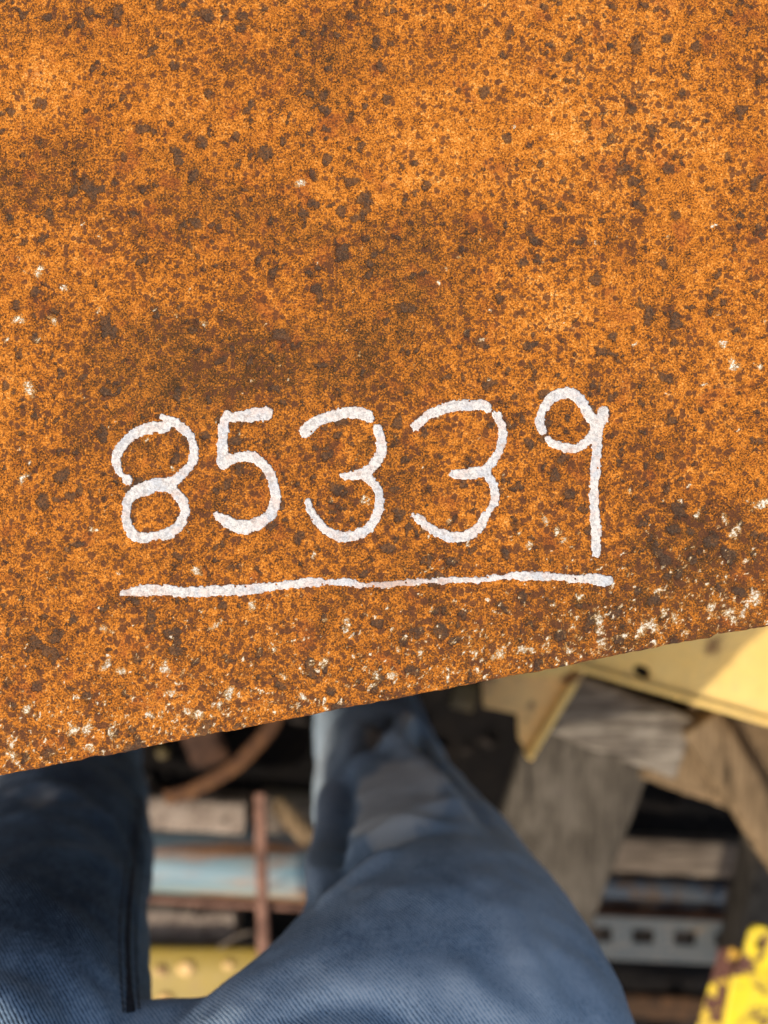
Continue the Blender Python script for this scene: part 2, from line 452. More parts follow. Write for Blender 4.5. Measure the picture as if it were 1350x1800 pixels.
FLECKS = [(530, 322, 9), (905, 225, 5), (68, 478, 9), (112, 505, 8), (32, 562, 11), (12, 595, 5), (52, 680, 12), (92, 565, 8), (173, 545, 6), (358, 568, 6),
          (850, 595, 6), (1115, 605, 5), (1240, 675, 6), (1290, 640, 10), (1270, 605, 8), (345, 1003, 9), (375, 1100, 11), (445, 1065, 8), (165, 933, 7), (40, 840, 9),
          (180, 1105, 8), (185, 1170, 9), (212, 1178, 9), (128, 1283, 12), (152, 1282, 9), (20, 1328, 11), (20, 1308, 9), (45, 1248, 8),
          (160, 1315, 7), (195, 1290, 9), (290, 1173, 11), (402, 1220, 12), (385, 1240, 9), (350, 1258, 10), (330, 1252, 9), (480, 1138, 7), (610, 1095, 10),
          (607, 1110, 7), (690, 1185, 9), (660, 1188, 8), (570, 1165, 9), (1052, 1088, 11), (1056, 1108, 8), (1058, 1130, 10), (1053, 1146, 7), (1142, 1098, 14),
          (1130, 1108, 10), (1165, 1078, 7), (1185, 1085, 8), (1095, 1116, 7), (1118, 1120, 6), (1282, 1075, 12), (1288, 1092, 9), (1326, 1052, 13), (1314, 1064, 10),
          (1250, 1068, 9), (1305, 1080, 8), (1338, 887, 13), (1275, 915, 9), (1300, 925, 8), (1288, 938, 8), (956, 912, 8), (978, 935, 8), (992, 950, 8),
          (932, 958, 7), (913, 937, 6), (790, 915, 6), (1160, 1038, 9), (1200, 1150, 6), (1150, 1135, 5), (640, 880, 7), (1075, 1030, 7), (550, 975, 6),
          (1010, 1100, 5), (1020, 1050, 7), (920, 1140, 9), (960, 1125, 7), (880, 1150, 8), (1000, 1145, 8), (840, 1180, 7), (790, 1190, 7), (300, 1220, 8),
          (55, 815, 5), (100, 1170, 5), (235, 1225, 7), (262, 1255, 8), (460, 1215, 6), (500, 1190, 8), (530, 1225, 7), (740, 1150, 7), (1225, 905, 6), (1205, 1110, 6)]
STAINS = [(640, 430, 230, 90, 1.05), (740, 530, 190, 120, .75), (560, 620, 260, 80, .8), (90, 560, 200, 110, .7), (300, 610, 240, 90, .6), (400, 660, 260, 60, .6),
          (110, 330, 230, 90, .75), (20, 330, 90, 70, .4), (1180, 540, 150, 140, .7), (1230, 980, 190, 110, .95), (950, 1120, 320, 70, .6), (560, 90, 190, 110, .75),
          (330, 400, 150, 120, .45), (1300, 40, 150, 130, .45), (120, 960, 150, 150, .35), (730, 60, 130, 60, .5), (40, 60, 150, 80, .75),
          (750, 760, 160, 80, .5), (200, 730, 170, 80, .6), (1130, 700, 90, 80, .45), (850, 410, 180, 70, .5), (640, 220, 120, 120, .3), (1000, 430, 120, 60, .3)]
LIGHTS = [(60, 170, 110, 60, .6), (380, 470, 130, 60, .5), (970, 480, 140, 90, .5), (1200, 850, 120, 60, .7), (280, 1280, 300, 60, .6), (1250, 620, 100, 50, .5),
          (1050, 300, 200, 150, .35), (30, 640, 60, 90, .5), (420, 200, 120, 120, .3), (1000, 900, 100, 60, .4)]

def plate_fields(X, Y):
    px = X/MM+675; py = 900-Y/MM
    wx = px+fbm(px/60, py/60, 11)*34+fbm(px/14, py/14, 12)*7
    wy = py+fbm(px/60, py/60, 21)*34+fbm(px/14, py/14, 22)*7
    st = fbm(px/170, py/170, 5, 5)*.7+.45*sstep(520, 900, py)+fbm(px/34, py/34, 8, 4)*.75+fbm(px/9, py/9, 9, 2)*.35
    for (a, b, ra, rb, k) in STAINS: st += k*np.exp(-(((wx-a)/ra)**2+((wy-b)/rb)**2))
    for (a, b, ra, rb, k) in LIGHTS: st -= k*np.exp(-(((wx-a)/ra)**2+((wy-b)/rb)**2))
    spot = np.zeros_like(X); fleck = np.zeros_like(X)
    r3 = np.random.default_rng(12)
    lst = list(SPOTS)
    for k in range(3300):
        a = r3.uniform(-200, 1550); b = r3.uniform(-150, 1380)
        rr = 2.4+8.5*r3.random()**3.0
        if r3.random() > .35+.9*(fbm(np.array(a/110.), np.array(b/110.), 88, 2)+.35): continue
        lst.append((a, b, rr))
        if r3.random() < .35: lst.append((a+r3.normal()*9, b+r3.normal()*9, 3+5*r3.random()))
    sx = px+fbm(px/10, py/10, 31, 3)*8; sy = py+fbm(px/10, py/10, 41, 3)*8
    def stamp(F_, a, b, r, amp=1, el=1, ang=0):
        m = (np.abs(px-a) < r*3+8) & (np.abs(py-b) < r*3+8)
        if not m.any(): return
        dx = sx[m]-a; dy = sy[m]-b; c, s = math.cos(ang), math.sin(ang)
        u = dx*c+dy*s; v = -dx*s+dy*c
        q = np.sqrt((u/(r*el))**2+(v*el/r)**2)
        F_[m] = np.maximum(F_[m], amp*np.clip(1.5-q, 0, 1))
    for (a, b, r) in lst: stamp(spot, a, b, r, r3.uniform(.62, 1.05) if r < 9 else 1, r3.uniform(1, 1.35), r3.uniform(0, 3.14))
    fl = list(FLECKS)
    for k in range(1900):
        a = r3.uniform(-100, 1450); e = 1366-a*.1956
        b = e-abs(r3.normal())*95-4 if r3.random() < .85 else r3.uniform(380, 1200)
        fl.append((a, b, 1.6+2.6*r3.random()**2))
    for (a, b, r) in fl: stamp(fleck, a, b, r*1.05, .82 if r > 5 else .84, r3.uniform(1, 1.5), r3.uniform(0, 3.14))
    dist = (edge_pxd(px, py))
    freck = np.clip(.55+fbm(px/120, py/120, 77)*.7+.6*np.exp(-dist/230), 0, 1.6)
    return st+.9*np.exp(-np.clip(dist, 0, None)/9), spot, fleck, freck
def edge_pxd(px, py): return (1366-px*.1956)-py

def make_plate():
    root = empty('steel_plate', (0, .35, PZ-.022), 'large orange rusted steel plate hand numbered in white above the legs', 'steel plate')
    x = np.concatenate([np.arange(-.62, -.24, .02), np.arange(-.24, .24, .001), np.arange(.24, 1.0, .02)])
    s = np.concatenate([[0], np.cumsum(np.full(420, .001)), .42+np.cumsum(np.full(30, .02))])
    # cross-section rows: bottom inside, bottom lip, side, rounded lip, top
    T = .022; R = .0032
    rows = []      # (s inward distance, z)
    rows.append((.6, -T)); rows.append((.01, -T)); rows.append((.002, -T)); rows.append((0, -T+.002))
    for z in np.linspace(-T+.004, -R-.001, 10): rows.append((0, z))
    for a in np.linspace(0, math.pi/2, 7): rows.append((R-R*math.cos(a), -R+R*math.sin(a)))
    for q in s:
        if q > R+.0005: rows.append((q, 0))
    rows = np.array(rows)
    X, S = np.meshgrid(x, rows[:, 0]); Z = np.repeat(rows[:, 1][:, None], len(x), 1)
    jag = fbm(X/.004, X*0+3, 61, 4)*.00045+fbm(X/.03, X*0+8, 65, 3)*.0007+np.clip(fbm(X/.013, X*0+5, 68, 2)-.4, 0, 1)*.003
    Y = edge_y(X)+S+jag*np.exp(-S/.012)
    h = fbm(X/.004, Y/.004, 91, 3)*.00016+fbm(X/.02, Y/.02, 95, 3)*.0003
    top = (Z > -R)
    Z2 = Z+PZ+np.where(top, h, 0)
    Y = Y+np.where(~top & (S < .001), fbm(X/.005, Z/.004, 99, 3)*.0004, 0)
    V = np.stack([X.ravel(), Y.ravel(), Z2.ravel()], 1)
    nx = len(x); ny = len(rows)
    i = np.arange(ny-1)[:, None]*nx+np.arange(nx-1)[None, :]
    Fq = np.stack([i, i+1, i+nx+1, i+nx], -1).reshape(-1, 4)
    loc = np.array(root.location)
    me = bpy.data.meshes.new('plate_body')
    me.vertices.add(len(V)); me.vertices.foreach_set('co', (V-loc).astype(np.float32).ravel())
    me.loops.add(Fq.size); me.loops.foreach_set('vertex_index', Fq.astype(np.int32).ravel())
    me.polygons.add(len(Fq)); me.polygons.foreach_set('loop_start', np.arange(0, Fq.size, 4, dtype=np.int32))
    me.polygons.foreach_set('use_smooth', np.ones(len(Fq), dtype=bool))
    me.update(calc_edges=True); me.validate()
    st, sp, fl, fr = plate_fields(X, Y)
    for nme, a in (('stain', st), ('spot', sp), ('fleck', fl), ('freckle', fr)): set_attr(me, nme, a.ravel())
    me.materials.append(M['plate'])
    o = bpy.data.objects.new('plate_body', me); link(o); o.parent = root
    return root
plate = make_plate()

# --- hand-painted numerals: raised strokes of paint
def c8(p): return [(180+a/7.5, 720+b/7.5, r) for a, b, r in p]
def c3(p): return [(150+a/2.7, 650+b/2.7, r) for a, b, r in p]
def c4(p): return [(600+a/2.4545, 650+b/2.4545, r) for a, b, r in p]
DIG = {
 'eight': [c8([(845, 240, 8), (760, 230, 9.5), (640, 240, 9.5), (520, 280, 9.5), (400, 340, 9), (290, 440, 9), (205, 560, 8.5), (185, 670, 8), (205, 780, 7), (250, 860, 5.5)]),
           c8([(320, 925, 8.5), (335, 925, 8.5)]),
           c8([(800, 95, 6), (900, 145, 7), (1040, 230, 8), (1150, 340, 7), (1190, 450, 7), (1200, 600, 8.5), (1170, 710, 8), (1070, 830, 8), (960, 940, 9), (850, 985, 11),
               (700, 1000, 12), (560, 1040, 13), (450, 1090, 11), (360, 1160, 9.5), (320, 1290, 8), (310, 1420, 7.5), (350, 1570, 8.5), (430, 1670, 9.5), (560, 1690, 9.5),
               (700, 1660, 7), (850, 1640, 9.5), (980, 1560, 9), (1050, 1470, 8.5), (1095, 1340, 7.5), (1060, 1220, 8.5), (980, 1110, 8.5), (880, 1020, 8.5)])],
 'five': [c3([(858, 207, 12.2), (800, 214, 12), (740, 222, 10), (690, 226, 8.5)]), c3([(672, 212, 7), (658, 260, 9), (652, 330, 9.3), (652, 400, 10), (652, 440, 10.5)]),
          c3([(655, 445, 10), (700, 425, 9), (760, 410, 9.5), (820, 430, 9.5), (865, 475, 9), (893, 540, 9), (903, 610, 9.3), (890, 670, 9.3), (850, 712, 10), (795, 738, 11), (745, 748, 12), (690, 730, 10.5), (650, 705, 8.5), (622, 684, 5)])],
 'three_first': [[(537, 758, 11), (550, 746, 11), (565, 738, 9.5), (590, 730, 9), (620, 725, 10), (645, 730, 10), (653, 738, 6)],
                 [(663, 752, 7.5), (671, 778, 9), (668, 800, 9.5), (655, 820, 9), (640, 832, 9), (620, 836, 8), (603, 837, 6)],
                 [(640, 836, 8), (655, 848, 8), (665, 865, 8.5), (667, 890, 8), (658, 915, 8), (643, 933, 8.5), (620, 941, 9.5), (600, 943, 9.5), (578, 935, 8.5), (560, 918, 7.5), (548, 900, 7), (541, 884, 7)]],
 'three_second': [c4([(320, 245, 8.5), (345, 220, 8), (385, 190, 8.5), (440, 168, 9.5), (500, 155, 9.5), (570, 152, 9.5), (615, 152, 9.5), (632, 172, 6.5)]),
                  c4([(668, 195, 7), (692, 240, 7.5), (698, 280, 7.5), (688, 330, 7.5), (665, 380, 7.5), (630, 420, 8), (595, 443, 9.5), (540, 450, 9.5), (490, 448, 8), (472, 452, 4)]),
                  c4([(632, 460, 7), (655, 495, 7.5), (664, 540, 7.5), (655, 585, 6.5), (635, 605, 5)]),
                  c4([(624, 628, 7.5), (600, 675, 8), (555, 708, 9), (500, 722, 9.5), (450, 716, 9), (400, 695, 7.5), (360, 665, 7.5), (332, 642, 8)]), c4([(310, 626, 4), (311, 627, 4)])],
 'nine': [c4([(868, 262, 7.5), (856, 225, 8), (868, 175, 8), (905, 125, 9.5), (950, 103, 10), (1000, 108, 10), (1040, 145, 9), (1070, 195, 9), (1098, 235, 9)]),
          c4([(1095, 255, 8), (1070, 300, 7.5), (1020, 335, 7.5), (970, 335, 7.5), (920, 320, 7), (890, 298, 5)]),
          c4([(1132, 178, 9), (1125, 210, 10), (1108, 255, 9), (1103, 330, 8.5), (1098, 420, 8.2), (1092, 520, 8), (1092, 620, 8.5), (1100, 700, 8.8), (1098, 760, 7.8), (1100, 792, 6.8)])],
}
LINE = [[(560, 1024, 3.6), (600, 1024, 4.5), (640, 1029, 4.2), (700, 1026, 4.6), (760, 1021, 4.2), (820, 1020, 4.4), (850, 1018, 4.4), (885, 1015, 3.6)], [(216, 1043, 5), (235, 1040, 8), (262, 1037, 10), (290, 1038, 9.5), (330, 1041, 9), (380, 1038, 8.5), (430, 1037, 9), (470, 1032, 7.5), (510, 1027, 7.5), (540, 1024, 8), (565, 1023, 7.5)],
        [(580, 1025, 5), (600, 1022, 6), (620, 1024, 6), (633, 1030, 4)],
        [(650, 1026, 2.5), (676, 1028, 5), (700, 1025, 4.5), (740, 1022, 4.5), (756, 1021, 3)], [(776, 1021, 7), (780, 1020, 6), (800, 1019, 4), (822, 1021, 4)],
        [(837, 1019, 6.5), (838, 1019, 6.5)], [(860, 1016, 6), (870, 1015, 6)], [(880, 1016, 2.5), (900, 1012, 7), (930, 1012, 7.5), (980, 1015, 6.5), (1020, 1018, 6), (1045, 1017, 9), (1060, 1021, 10), (1070, 1021, 8)]]

def dens(st, step=1.5):
    out = []
    P_ = np.array(st, float)
    # Catmull-Rom smoothing
    n = len(P_)
    for i in range(n-1):
        p0 = P_[max(i-1, 0)]; p1 = P_[i]; p2 = P_[i+1]; p3 = P_[min(i+2, n-1)]
        k = max(1, int(np.hypot(*(p2-p1)[:2])/step))
        for j in range(k):
            t = j/k
            out.append(.5*((2*p1)+(-p0+p2)*t+(2*p0-5*p1+4*p2-p3)*t*t+(-p0+3*p1-3*p2+p3)*t**3))
    out.append(P_[-1]); return np.array(out)

def paint_obj(name, strokes, seed, thin_fn=None, hole=.93, extra=1.0, height=.00042, label=None):
    allp = np.concatenate([dens(s) for s in strokes])
    x0, y0 = allp[:, 0].min()-16, allp[:, 1].min()-16; x1, y1 = allp[:, 0].max()+16, allp[:, 1].max()+16
    c = .95
    gx = np.arange(x0, x1, c); gy = np.arange(y0, y1, c)
    X, Y = np.meshgrid(gx, gy)
    S = np.full(X.shape, 99.0)
    wxn = X+fbm(X/5, Y/5, seed+3, 3)*1.6; wyn = Y+fbm(X/5, Y/5, seed+9, 3)*1.6
    for (a, b, r) in allp:
        j0 = max(0, int((a-r-10-x0)/c)); j1 = int((a+r+10-x0)/c)+1; i0 = max(0, int((b-r-10-y0)/c)); i1 = int((b+r+10-y0)/c)+1
        sl = (slice(i0, i1), slice(j0, j1))
        S[sl] = np.minimum(S[sl], np.hypot(wxn[sl]-a, wyn[sl]-b)-r)
    S = S-extra+fbm(X/4.5, Y/4.5, seed+21, 4)*2.8-1.6*np.abs(vnoise(X/7, Y/7, seed+25))+vnoise(X/13, Y/13, seed+31)*.9
    hn = fbm(X/3.2, Y/3.2, seed+51, 3)+.25*vnoise(X/25, Y/25, seed+57)
    keep = (S < 0) & ~((hn > hole) & (S > -7))
    # stray droplets hugging the stroke
    keep |= (S > 0) & (S < 3.2) & (fbm(X/3.5, Y/3.5, seed+71, 2) > .55)
    wet = keep[:-1, :-1] & keep[1:, :-1] & keep[:-1, 1:] & keep[1:, 1:]
    idx = -np.ones(X.shape, int); used = np.zeros(X.shape, bool)
    for a in (slice(None, -1), slice(1, None)):
        for b in (slice(None, -1), slice(1, None)): used[a, b] |= wet
    ii = np.argwhere(used); idx[used] = np.arange(len(ii))
    # interior = all four faces wet
    f = np.zeros((X.shape[0]+1, X.shape[1]+1), int); f[1:-1, 1:-1] = wet
    cnt = f[:-1, :-1]+f[1:, :-1]+f[:-1, 1:]+f[1:, 1:]
    prof = np.clip(-S/3, 0, 1)**.5
    hgt = np.where(cnt == 4, height*(.45+.55*prof)+.00012*hn, -.0006)
    px_, py_ = X[used], Y[used]
    wxp, wyp = (px_-675)*MM, -(py_-900)*MM
    surf = fbm(wxp/.004, wyp/.004, 91, 3)*.00016+fbm(wxp/.02, wyp/.02, 95, 3)*.0003
    V = np.stack([wxp, wyp, PZ+surf+hgt[used]], 1)
    q = np.argwhere(wet)
    Fc = [(idx[i, j], idx[i+1, j], idx[i+1, j+1], idx[i, j+1]) for i, j in q]
    o = obj(name, V, Fc, M['paint'], plate)
    th = (thin_fn(px_, py_) if thin_fn else np.zeros(len(px_)))+.45*sstep(-4, -.5, S[used])+.75*np.clip(fbm(px_/17, py_/17, seed+5, 3)*1.5, 0, 1)
    set_attr(o.data, 'thin', th)
    if label: o['label'] = label
    return o
labs = {'eight': 'white painted figure 8 at the left end', 'five': 'white painted figure 5', 'three_first': 'white painted figure 3 beside the 5',
        'three_second': 'white painted figure 3 beside the 9', 'nine': 'white painted figure 9 with long straight stem'}
for k, (nm, st) in enumerate(DIG.items()):
    paint_obj('painted_digit', st, 100+40*k, label=labs[nm])
paint_obj('painted_underline', LINE, 401, thin_fn=lambda x, y: .9*np.exp(-((x-690)/75)**2)+.35*np.exp(-((x-250)/60)**2), hole=.80, extra=1.1, height=.0003,
          label='broken white painted stroke ruled under the figures')

# two unseen timber bearers added to carry the plate and block far-side light
for k, (x, lab, w_) in enumerate(((-.5, 'left', .2), (.75, 'right', .2))):
    t = bar('support_timber', (x, .15, PZ-.024), (x, 1.0, PZ-.024), .14, 1.0, M['block'], bev=.006, rough=.003, seg=20, seed=k)
    tag(t, f'added unseen timber bearer, also blocking light, under the {lab} side of the rusted plate', 'timber', 'added timber bearers under the plate')
t = bar('light_block_girder', (-1.2, .16, .80), (1.5, .60, .80), .05, .86, M['darkrust'], bev=.006, rough=.002, seg=30, seed=9)  # unseen girder added to block horizon light and darken the gaps
tag(t, 'added unseen girder web on edge under the plate, blocking light from behind', 'girder')

# ------------------------------------------------------------------ person in jeans
def loft(rings, n=40):
    """rings: list of (cx, cy, cz, rx, ry) -> verts, faces (closed tube)"""
    R_ = np.array(rings, float); V = []; Fc = []
    D = dens_n(R_)
    for (a, b, c, rx, ry) in D:
        for k in range(n):
            t = 2*math.pi*k/n; V.append((a+rx*math.cos(t), b+ry*math.sin(t), c))
    m = len(D)
    for i in range(m-1):
        for k in range(n): Fc.append((i*n+k, i*n+(k+1) % n, (i+1)*n+(k+1) % n, (i+1)*n+k))
    Fc.append(tuple(range(n-1, -1, -1))); Fc.append(tuple((m-1)*n+k for k in range(n)))
    return V, Fc
def dens_n(P_, sub=6):
    out = []; n = len(P_)
    for i in range(n-1):
        p0 = P_[max(i-1, 0)]; p1 = P_[i]; p2 = P_[i+1]; p3 = P_[min(i+2, n-1)]
        for j in range(sub):
            t = j/sub
            out.append(.5*((2*p1)+(-p0+p2)*t+(2*p0-5*p1+4*p2-p3)*t*t+(-p0+3*p1-3*p2+p3)*t**3))
    out.append(P_[-1]); return out

def Z(d): return CAMZ-d
RLEG = [(-.035, -.33, .07, .082, .085), (-.03, -.345, .14, .090, .09), (-.016, -.37, .21, .094, .09), (-.006, -.365, .33, .090, .086), (.000, -.36, .45, .091, .086), (.012, -.36, .53, .096, .09),
        (.024, -.362, .60, .102, .092), (.035, -.368, .66, .110, .095), (.041, -.375, .71, .117, .100), (.043, -.375, .765, .126, .103), (.044, -.378, .80, .132, .106), (.040, -.382, .835, .143, .108),
        (.026, -.390, .87, .158, .108), (0, -.405, .92, .175, .104), (-.04, -.45, .965, .17, .10)]
LLEG = [(-.52, -.36, .07, .084, .086), (-.50, -.365, .16, .090, .09), (-.462, -.375, .28, .094, .09), (-.43, -.375, .38, .097, .09), (-.40, -.372, .46, .100, .09), (-.365, -.374, .58, .108, .093), (-.345, -.38, .68, .115, .098),
        (-.325, -.385, .76, .122, .104), (-.31, -.39, .82, .128, .106), (-.29, -.40, .88, .13, .106), (-.27, -.42, .93, .13, .104), (-.25, -.46, .97, .12, .1)]
PELV = [(-.15, -.42, .852, .075, .045), (-.14, -.425, .875, .16, .08), (-.135, -.445, .915, .25, .10), (-.13, -.47, .95, .25, .11), (-.13, -.50, 1.0, .21, .112), (-.13, -.525, 1.04, .195, .11)]

def remeshed(parts, vox, name):
    V = []; Fc = []
    for v, f in parts:
        o = len(V); V += v; Fc += [tuple(i+o for i in q) for q in f]
    me = bpy.data.meshes.new(name); me.from_pydata(V, [], Fc); me.update()
    o = bpy.data.objects.new(name, me); link(o)
    md = o.modifiers.new('r', 'REMESH'); md.mode = 'VOXEL'; md.voxel_size = vox; md.use_smooth_shade = True
    sm = o.modifiers.new('s', 'SMOOTH'); sm.factor = .6; sm.iterations = 14
    dg = bpy.context.evaluated_depsgraph_get()
    m2 = bpy.data.meshes.new_from_object(o.evaluated_get(dg))
    bpy.data.objects.remove(o); bpy.data.meshes.remove(me)
    return m2

def make_person():
    root = empty('person', (-.13, -.40, 0), 'person in faded blue work jeans standing at the plate with feet apart', 'person')
    me = remeshed([loft(RLEG), loft(LLEG), loft(PELV)], .0045, 'jeans')
    n = len(me.vertices); co = np.empty(n*3); me.vertices.foreach_get('co', co); co = co.reshape(-1, 3)
    nr = np.empty(n*3); me.vertices.foreach_get('normal', nr); nr = nr.reshape(-1, 3)
    x, y, z = co.T
    # image-plane coordinates are used only to place real folds at a spot on the cloth
    u = x; v = z
    disp = fbm(x/.09+3, z/.05, 7, 3)*.0045+fbm(x/.03, z/.022, 9, 3)*.0016+fbm(x/.2, z/.03+y/.03, 15, 3)*.003
    def fold(x0, z0, x1, z1, wd, amp, bend=0.):
        """crease along the front of the cloth between (x0,z0) and (x1,z1)"""
        dx, dz = x1-x0, z1-z0; L2 = dx*dx+dz*dz; L = math.sqrt(L2)
        t = ((u-x0)*dx+(v-z0)*dz)/L2; s = ((u-x0)*dz-(v-z0)*dx)/L+bend*(t-.5)**2
        env = sstep(-.15, .15, t)*(1-sstep(.8, 1.2, t))*(nr[:, 1] > -5)
        return .95*amp*env*(np.exp(-(s/wd)**2)-.7*np.exp(-((s-wd*1.8)/wd)**2))
    def q(px, py, yf=.278):
        d = F*yf/(py-900); return (px-675)/F*d, CAMZ-d
    def pf(a, b, c, d_, *r): return fold(*q(a, b), *q(c, d_), *r)
    disp += pf(470, 1690, 740, 1690, .006, .0050, .03)
    disp += pf(800, 1640, 1000, 1700, .010, .0035)
    disp += pf(560, 1545, 690, 1500, .008, .0065)
    disp -= pf(570, 1500, 760, 1455, .010, .013, .05)
    disp += pf(600, 1450, 800, 1430, .012, .010, -.04)
    disp -= pf(590, 1500, 612, 1350, .008, .013)
    disp += pf(560, 1500, 578, 1330, .010, .010)
    disp += pf(605, 1345, 690, 1318, .010, .011)
    disp += pf(690, 1310, 830, 1440, .014, .010, .03)
    disp -= pf(650, 1330, 665, 1270, .014, .012)
    disp += pf(700, 1315, 715, 1255, .010, .011)
    disp -= pf(740, 1330, 745, 1260, .010, .010)
    disp += pf(880, 1560, 980, 1680, .016, .004)
    for (a, b, c, d_, e) in ((0, 1500, 190, 1450, .003), (20, 1430, 200, 1390, .004), (60, 1370, 240, 1410, .004), (0, 1640, 180, 1740, .007), (0, 1700, 130, 1770, .005)):
        disp += pf(a, b, c, d_, .012, e, .03)
    co2 = co+nr*disp[:, None]
    dd = CAMZ-z; ppx = 675+F*x/dd; ppy = 900-F*y/dd      # view position that places dust, wear and painted light on the cloth
    fade_and_light = .68+.22*fbm(x/.12, z/.12, 33)+.16*fbm(x/.03, z/.05, 35)
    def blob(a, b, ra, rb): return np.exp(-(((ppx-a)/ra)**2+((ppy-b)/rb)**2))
    fade_and_light += .45*blob(700, 1730, 230, 60)+.50*blob(960, 1620, 90, 150)+.3*blob(860, 1500, 40, 80)+.5*blob(570, 1420, 18, 80)+.45*blob(820, 1440, 20, 60)+.25*blob(560, 1580, 50, 40)  # painted light: lit left streak, right-edge sheen, brighter lower thigh
    fade_and_light -= .68*(1-sstep(-.24, -.17, x))  # left leg darkened in the colour to stand in for its shade
    fade_and_light += .55*blob(20, 1700, 90, 60)+.25*blob(90, 1770, 90, 40)  # painted lit patch low on the left thigh
    fade_and_light += np.clip(disp*22, -.3, .35)
    wob = 16*fbm(ppx/30, ppy/30, 44, 3)
    dust = 1.35*blob(700+wob, 1400, 80, 60)+.7*blob(640, 1460, 50, 22)+.8*blob(655+wob, 1290, 22, 28)+.8*blob(712, 1275, 14, 24)+.35*blob(620, 1560, 70, 20)
    dust += .5*blob(60, 1400, 70, 25)
    dust = dust+.25*fbm(x/.03, z/.03, 44)
    base = np.array(root.location)
    me.vertices.foreach_set('co', (co2-base).ravel()); me.update()
    set_attr(me, 'fade_and_light', fade_and_light); set_attr(me, 'dust', np.clip(dust, 0, 1))
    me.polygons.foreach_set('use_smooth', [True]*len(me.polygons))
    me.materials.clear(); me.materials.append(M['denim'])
    o = bpy.data.objects.new('jeans', me); link(o); o.parent = root
    # inseam strip on the inner front of the left leg: two stitched rows, slightly proud
    from mathutils.bvhtree import BVHTree
    bvh = BVHTree.FromPolygons([Vector(c) for c in co2], [tuple(p.vertices) for p in me.polygons])
    C = Vector((0, 0, CAMZ))
    def hit(px, py):
        d = (P(px, py, 1)-C).normalized()
        h = bvh.ray_cast(C, d, 3)
        return (h[0], h[1]) if h[0] is not None else (None, None)
    def strip(name, pts, wd, hgt, mat):
        ps = []
        for (a, b) in pts:
            p, nn = hit(a, b)
            if p is not None: ps.append((p, nn))
        if len(ps) < 3: return
        V = []; Fc = []
        for i, (p, nn) in enumerate(ps):
            t = (ps[min(i+1, len(ps)-1)][0]-ps[max(i-1, 0)][0]).normalized(); s = t.cross(nn).normalized()
            for (a, b) in ((-1, -.6), (-.8, .8), (0, 1), (.8, .8), (1, -.6)): V.append(tuple(p+s*(a*wd/2)+nn*(b*hgt)))
        for i in range(len(ps)-1):
            for k in range(4): Fc.append((i*5+k, i*5+k+1, (i+1)*5+k+1, (i+1)*5+k))
        Fc.append((0, 1, 2, 3, 4)); q = (len(ps)-1)*5; Fc.append((q+4, q+3, q+2, q+1, q))
        return obj(name, V, Fc, mat, root)
    def curve(cs, n=60): 
        D = dens([(a, b, 0) for a, b in cs], 4); return [(a, b) for a, b, _ in D]
    strip('inseam', curve([(244, 1400), (240, 1480), (230, 1560), (224, 1640), (226, 1720), (230, 1780)]), .007, .0012, M['seam'])
    strip('stitching', curve([(232, 1405), (228, 1480), (217, 1560), (210, 1640), (212, 1720), (217, 1780)]), .0012, .001, M['thread'])
    strip('stitching', curve([(256, 1405), (251, 1480), (243, 1560), (238, 1640), (240, 1720), (245, 1775)]), .0012, .001, M['thread'])
    # waistband, belt button, shirt hem above
    V = []; Fc = []; n_ = 64
    for zc, g in ((.985, .004), (.987, .010), (1.022, .011), (1.026, .002)):
        for k in range(n_):
            a = 2*math.pi*k/n_; V.append((-.13+(.212+g)*math.cos(a), -.522+(.116+g)*math.sin(a), zc))
    for i in range(3):
        for k in range(n_): Fc.append((i*n_+k, i*n_+(k+1) % n_, (i+1)*n_+(k+1) % n_, (i+1)*n_+k))
    wb = obj('waistband', V, Fc, M['denim'], root)
    set_attr(wb.data, 'fade_and_light', [.5]*len(V)); set_attr(wb.data, 'dust', [0]*len(V))
    v, f = loft([(-.13, -.523, 1.0, .205, .112), (-.13, -.53, 1.05, .215, .12), (-.13, -.54, 1.12, .20, .112), (-.13, -.555, 1.2, .19, .108)])
    obj('shirt', v, f, M['shirt'], root)
    # boots
    for (bx, by, yaw) in ((-.05, -.33, -.05), (-.53, -.35, .25)):
        V = []; Fc = []
        def sec(t):  # along the foot, heel 0 .. toe 1
            wd = np.interp(t, [0, .12, .35, .7, .9, 1], [.030, .040, .038, .050, .042, .012])
            ht = np.interp(t, [0, .1, .3, .45, .7, .9, 1], [.10, .125, .125, .10, .070, .060, .035])
            return wd, ht
        m = 16; kk = 14
        for i in range(m+1):
            t = i/m; wd, ht = sec(t); yy = -.09+t*.30
            for k in range(kk):
                a = math.pi*k/(kk-1); X_ = -wd*math.cos(a); Z_ = .012+ht*math.sin(a)**.7
                V.append((bx+X_*math.cos(yaw)-yy*math.sin(yaw), by+X_*math.sin(yaw)+yy*math.cos(yaw), Z_-.03))
        for i in range(m):
            for k in range(kk-1): Fc.append((i*kk+k, i*kk+k+1, (i+1)*kk+k+1, (i+1)*kk+k))
            Fc.append((i*kk+kk-1, i*kk, (i+1)*kk, (i+1)*kk+kk-1))
        Fc.append(tuple(range(kk))); Fc.append(tuple(m*kk+k for k in range(kk-1, -1, -1)))
        b = obj('boot', V, Fc, M['leather'], root)
        so_ = [(bx+(sx*(sec(t)[0]+.005))*math.cos(yaw)-(-.092+t*.305)*math.sin(yaw), by+(sx*(sec(t)[0]+.005))*math.sin(yaw)+(-.092+t*.305)*math.cos(yaw), -.012)
               for sx, ts in ((1, np.linspace(0, 1, 10)), (-1, np.linspace(1, 0, 10))) for t in ts]
        extrude_poly('sole', so_, .022, M['rubber'], b, bevel=.003)
    # fly tab and brass button glinting at the fork
    p, nn = hit(232, 1792)
